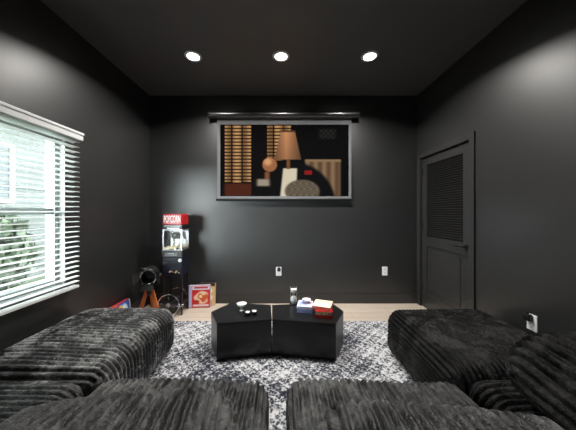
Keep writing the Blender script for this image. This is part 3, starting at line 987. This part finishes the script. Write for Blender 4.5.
co, fa, cl = ink_grid(.15, .05, 60, 20, art_strip); co += np.array([.035, -d2 - .001, .492])
link('decal', mesh_np('decal', co, fa, cl), M_print, cab)
for sx_ in (-1, 1):
    for sy_ in (-1, 1):
        b = new(); z0 = .0 if sx_ > 0 else .05
        box2(b, (sx_ * (w2 - .008) - .009, sy_ * (d2 - .012) - .009, z0), (sx_ * (w2 - .008) + .009, sy_ * (d2 - .012) + .009, .478), .002)
        obj('leg', b, M_blackmet, pc)
b = new(); box2(b, (-w2, -d2, .118), (w2, d2, .132), .003)
sh = obj('lower_shelf', b, M_blackmet, pc)
b = new()
for k in range(9):
    torus(b, .012, .003, Matrix.Translation((-w2 + .015 + k * .0285, -d2 - .004, .116)) @ RX, 20, 6)
obj('scallop_trim', b, M_steel, sh, smooth=True)
for yy in (-d2 - .028, d2 + .016):
    b = new(); Mw = Matrix.Translation((-.03, yy, .134)) @ RX
    torus(b, .124, .0075, Mw); wl = obj('wheel', b, M_chrome, pc, smooth=True)
    for k in range(10):
        a = PI * k / 5; b = new()
        tube(b, (-.03 + .02 * math.cos(a), yy, .134 + .02 * math.sin(a)), (-.03 + .12 * math.cos(a), yy, .134 + .12 * math.sin(a)), .0026, n=8)
        obj('spoke', b, M_blackmet, wl, smooth=True)
    b = new(); tube(b, (-.03, yy - .012, .134), (-.03, yy + .012, .134), .024, n=20); obj('hub', b, M_steel, wl)
b = new(); tube(b, (-.03, -d2 - .03, .134), (-.03, d2 + .016, .134), .006); obj('axle', b, M_steel, pc)
b = new(); tube(b, (-w2 - .006, -.08, .735), (-w2 - .014, -.08, .735), .006); tube(b, (-w2 - .014, .08, .735), (-w2 - .006, .08, .735), .006); tube(b, (-w2 - .014, -.088, .735), (-w2 - .014, .088, .735), .009)
obj('push_handle', b, M_blackmet, pc, smooth=True)

# ------------------------------------------------------------------ searchlight lamp on wooden tripod
tl = empty('tripod_lamp', (-1.525, 2.75, 0), 'small black searchlight lamp on orange wooden tripod in the corner', 'lamp')
b = new(); lathe(b, [(0, .270), (.03, .270), (.034, .30), (.030, .345), (.014, .352), (.012, .385), (0, .385)], 24); obj('hub', b, M_blackmet, tl, smooth=True)
for ax, ay in ((-.115, -.05), (.118, -.02), (-.01, .10)):
    n_ = Vector((ax, ay, 0)).normalized()
    b = new(); a_ = Vector((n_.x * .028, n_.y * .028, .318)); e_ = Vector((ax, ay, .018))
    bar(b, a_, e_, .042, .016, up=Vector((n_.x, n_.y, 0)) if False else Vector((0, 1, 0)), bev=.003)
    lg = obj('leg', b, M_orange, tl)
    b = new(); box(b, (ax * 1.03, ay * 1.03, .0125), (.036, .024, .025), .004); obj('foot', b, M_blackpl, lg)
b = new()
bar(b, (-.112, 0, .39), (-.112, 0, .51), .022, .006); bar(b, (.112, 0, .39), (.112, 0, .51), .022, .006); bar(b, (-.113, 0, .388), (.113, 0, .388), .006, .022)
yo = obj('yoke', b, M_blackmet, tl)
for s in (-1, 1):
    b = new(); tube(b, (s * .112, 0, .495), (s * .124, 0, .495), .016, n=16); obj('knob', b, M_steel if s > 0 else M_blackpl, yo, smooth=True)
Mh = Matrix.Translation((0, 0, .495)) @ Matrix.Rotation(math.radians(14), 4, 'Z') @ Matrix.Rotation(math.radians(8), 4, 'X') @ RX
b = new(); lathe(b, [(0, -.10), (.045, -.098), (.078, -.07), (.086, -.03), (.086, .06), (.092, .062), (.092, .072), (.074, .072), (.070, .04), (.055, -.02), (0, -.045)], 36, Mh)
hd = obj('lamp_head', b, M_blackmet, tl, smooth=True)
b = new(); torus(b, .078, .009, Mh @ Matrix.Translation((0, 0, .074)), 40, 10); obj('front_ring', b, M_chrome, hd, smooth=True)
b = new(); lathe(b, [(0, .066), (.03, .064), (.070, .058)], 32, Mh); obj('lens', b, M_glass, hd, smooth=True)
for k in range(4):
    b = new(); Mk = Mh @ Matrix.Rotation(k * PI / 2, 4, 'Z') @ Matrix.Translation((0, .088, .078)) @ Matrix.Rotation(math.radians(52), 4, 'X')
    t_ = bmesh.new(); vs = [t_.verts.new(v_) for v_ in ((-.05, 0, 0), (.05, 0, 0), (.068, .066, 0), (-.068, .066, 0), (-.05, 0, .002), (.05, 0, .002), (.068, .066, .002), (-.068, .066, .002))]
    for f_ in ((0, 1, 2, 3), (4, 5, 6, 7), (0, 1, 5, 4), (1, 2, 6, 5), (2, 3, 7, 6), (3, 0, 4, 7)): t_.faces.new([vs[i] for i in f_])
    merge(b, t_, 0, Mk); obj('barn_door', b, M_blackmet, hd)

tl.scale = (1.04, 1.04, 1.04)

# ------------------------------------------------------------------ daylight
w = bpy.data.worlds.new('sky'); SC.world = w; w.use_nodes = True
nt = w.node_tree
bg = nt.nodes['Background']; bg.inputs['Color'].default_value = (.90, .97, 1.0, 1); bg.inputs['Strength'].default_value = 6.5
l = bpy.data.lights.new('window_portal', 'AREA'); l.shape = 'RECTANGLE'; l.size = ww; l.size_y = wh; l.cycles.is_portal = True
o = bpy.data.objects.new('window_portal', l); COL.objects.link(o)
o.location = (WL - T - .02, (OY0 + OY1) / 2, (OZ0 + OZ1) / 2); o.rotation_euler = (0, -PI / 2, 0); o.rotation_euler = Euler((PI / 2, 0, -PI / 2))

# hazy sun low in the south-west, behind thin cloud
l = bpy.data.lights.new('hazy_sun', 'SUN'); l.energy = 30; l.angle = math.radians(50); l.color = (.92, .98, 1.0)
o = bpy.data.objects.new('hazy_sun', l); COL.objects.link(o)
o.rotation_euler = Vector((1.65, 2.7, -.30)).to_track_quat('-Z', 'Y').to_euler()

# ------------------------------------------------------------------ camera
cam = bpy.data.cameras.new('camera'); co_ = bpy.data.objects.new('camera', cam); COL.objects.link(co_)
cam.sensor_width = 36; cam.lens = 36 * F / 576; cam.clip_start = 0.02
cam.shift_x = (288 - CX) / 576; cam.shift_y = -(215 - CY) / 576
co_.location = (0, 0, H); co_.rotation_euler = (PI / 2, 0, 0)
SC.camera = co_
SC.view_settings.view_transform = 'Standard'; SC.view_settings.look = 'None'
SC.view_settings.exposure = 0.6; SC.view_settings.gamma = 1.0; SC.view_settings.use_curve_mapping = False
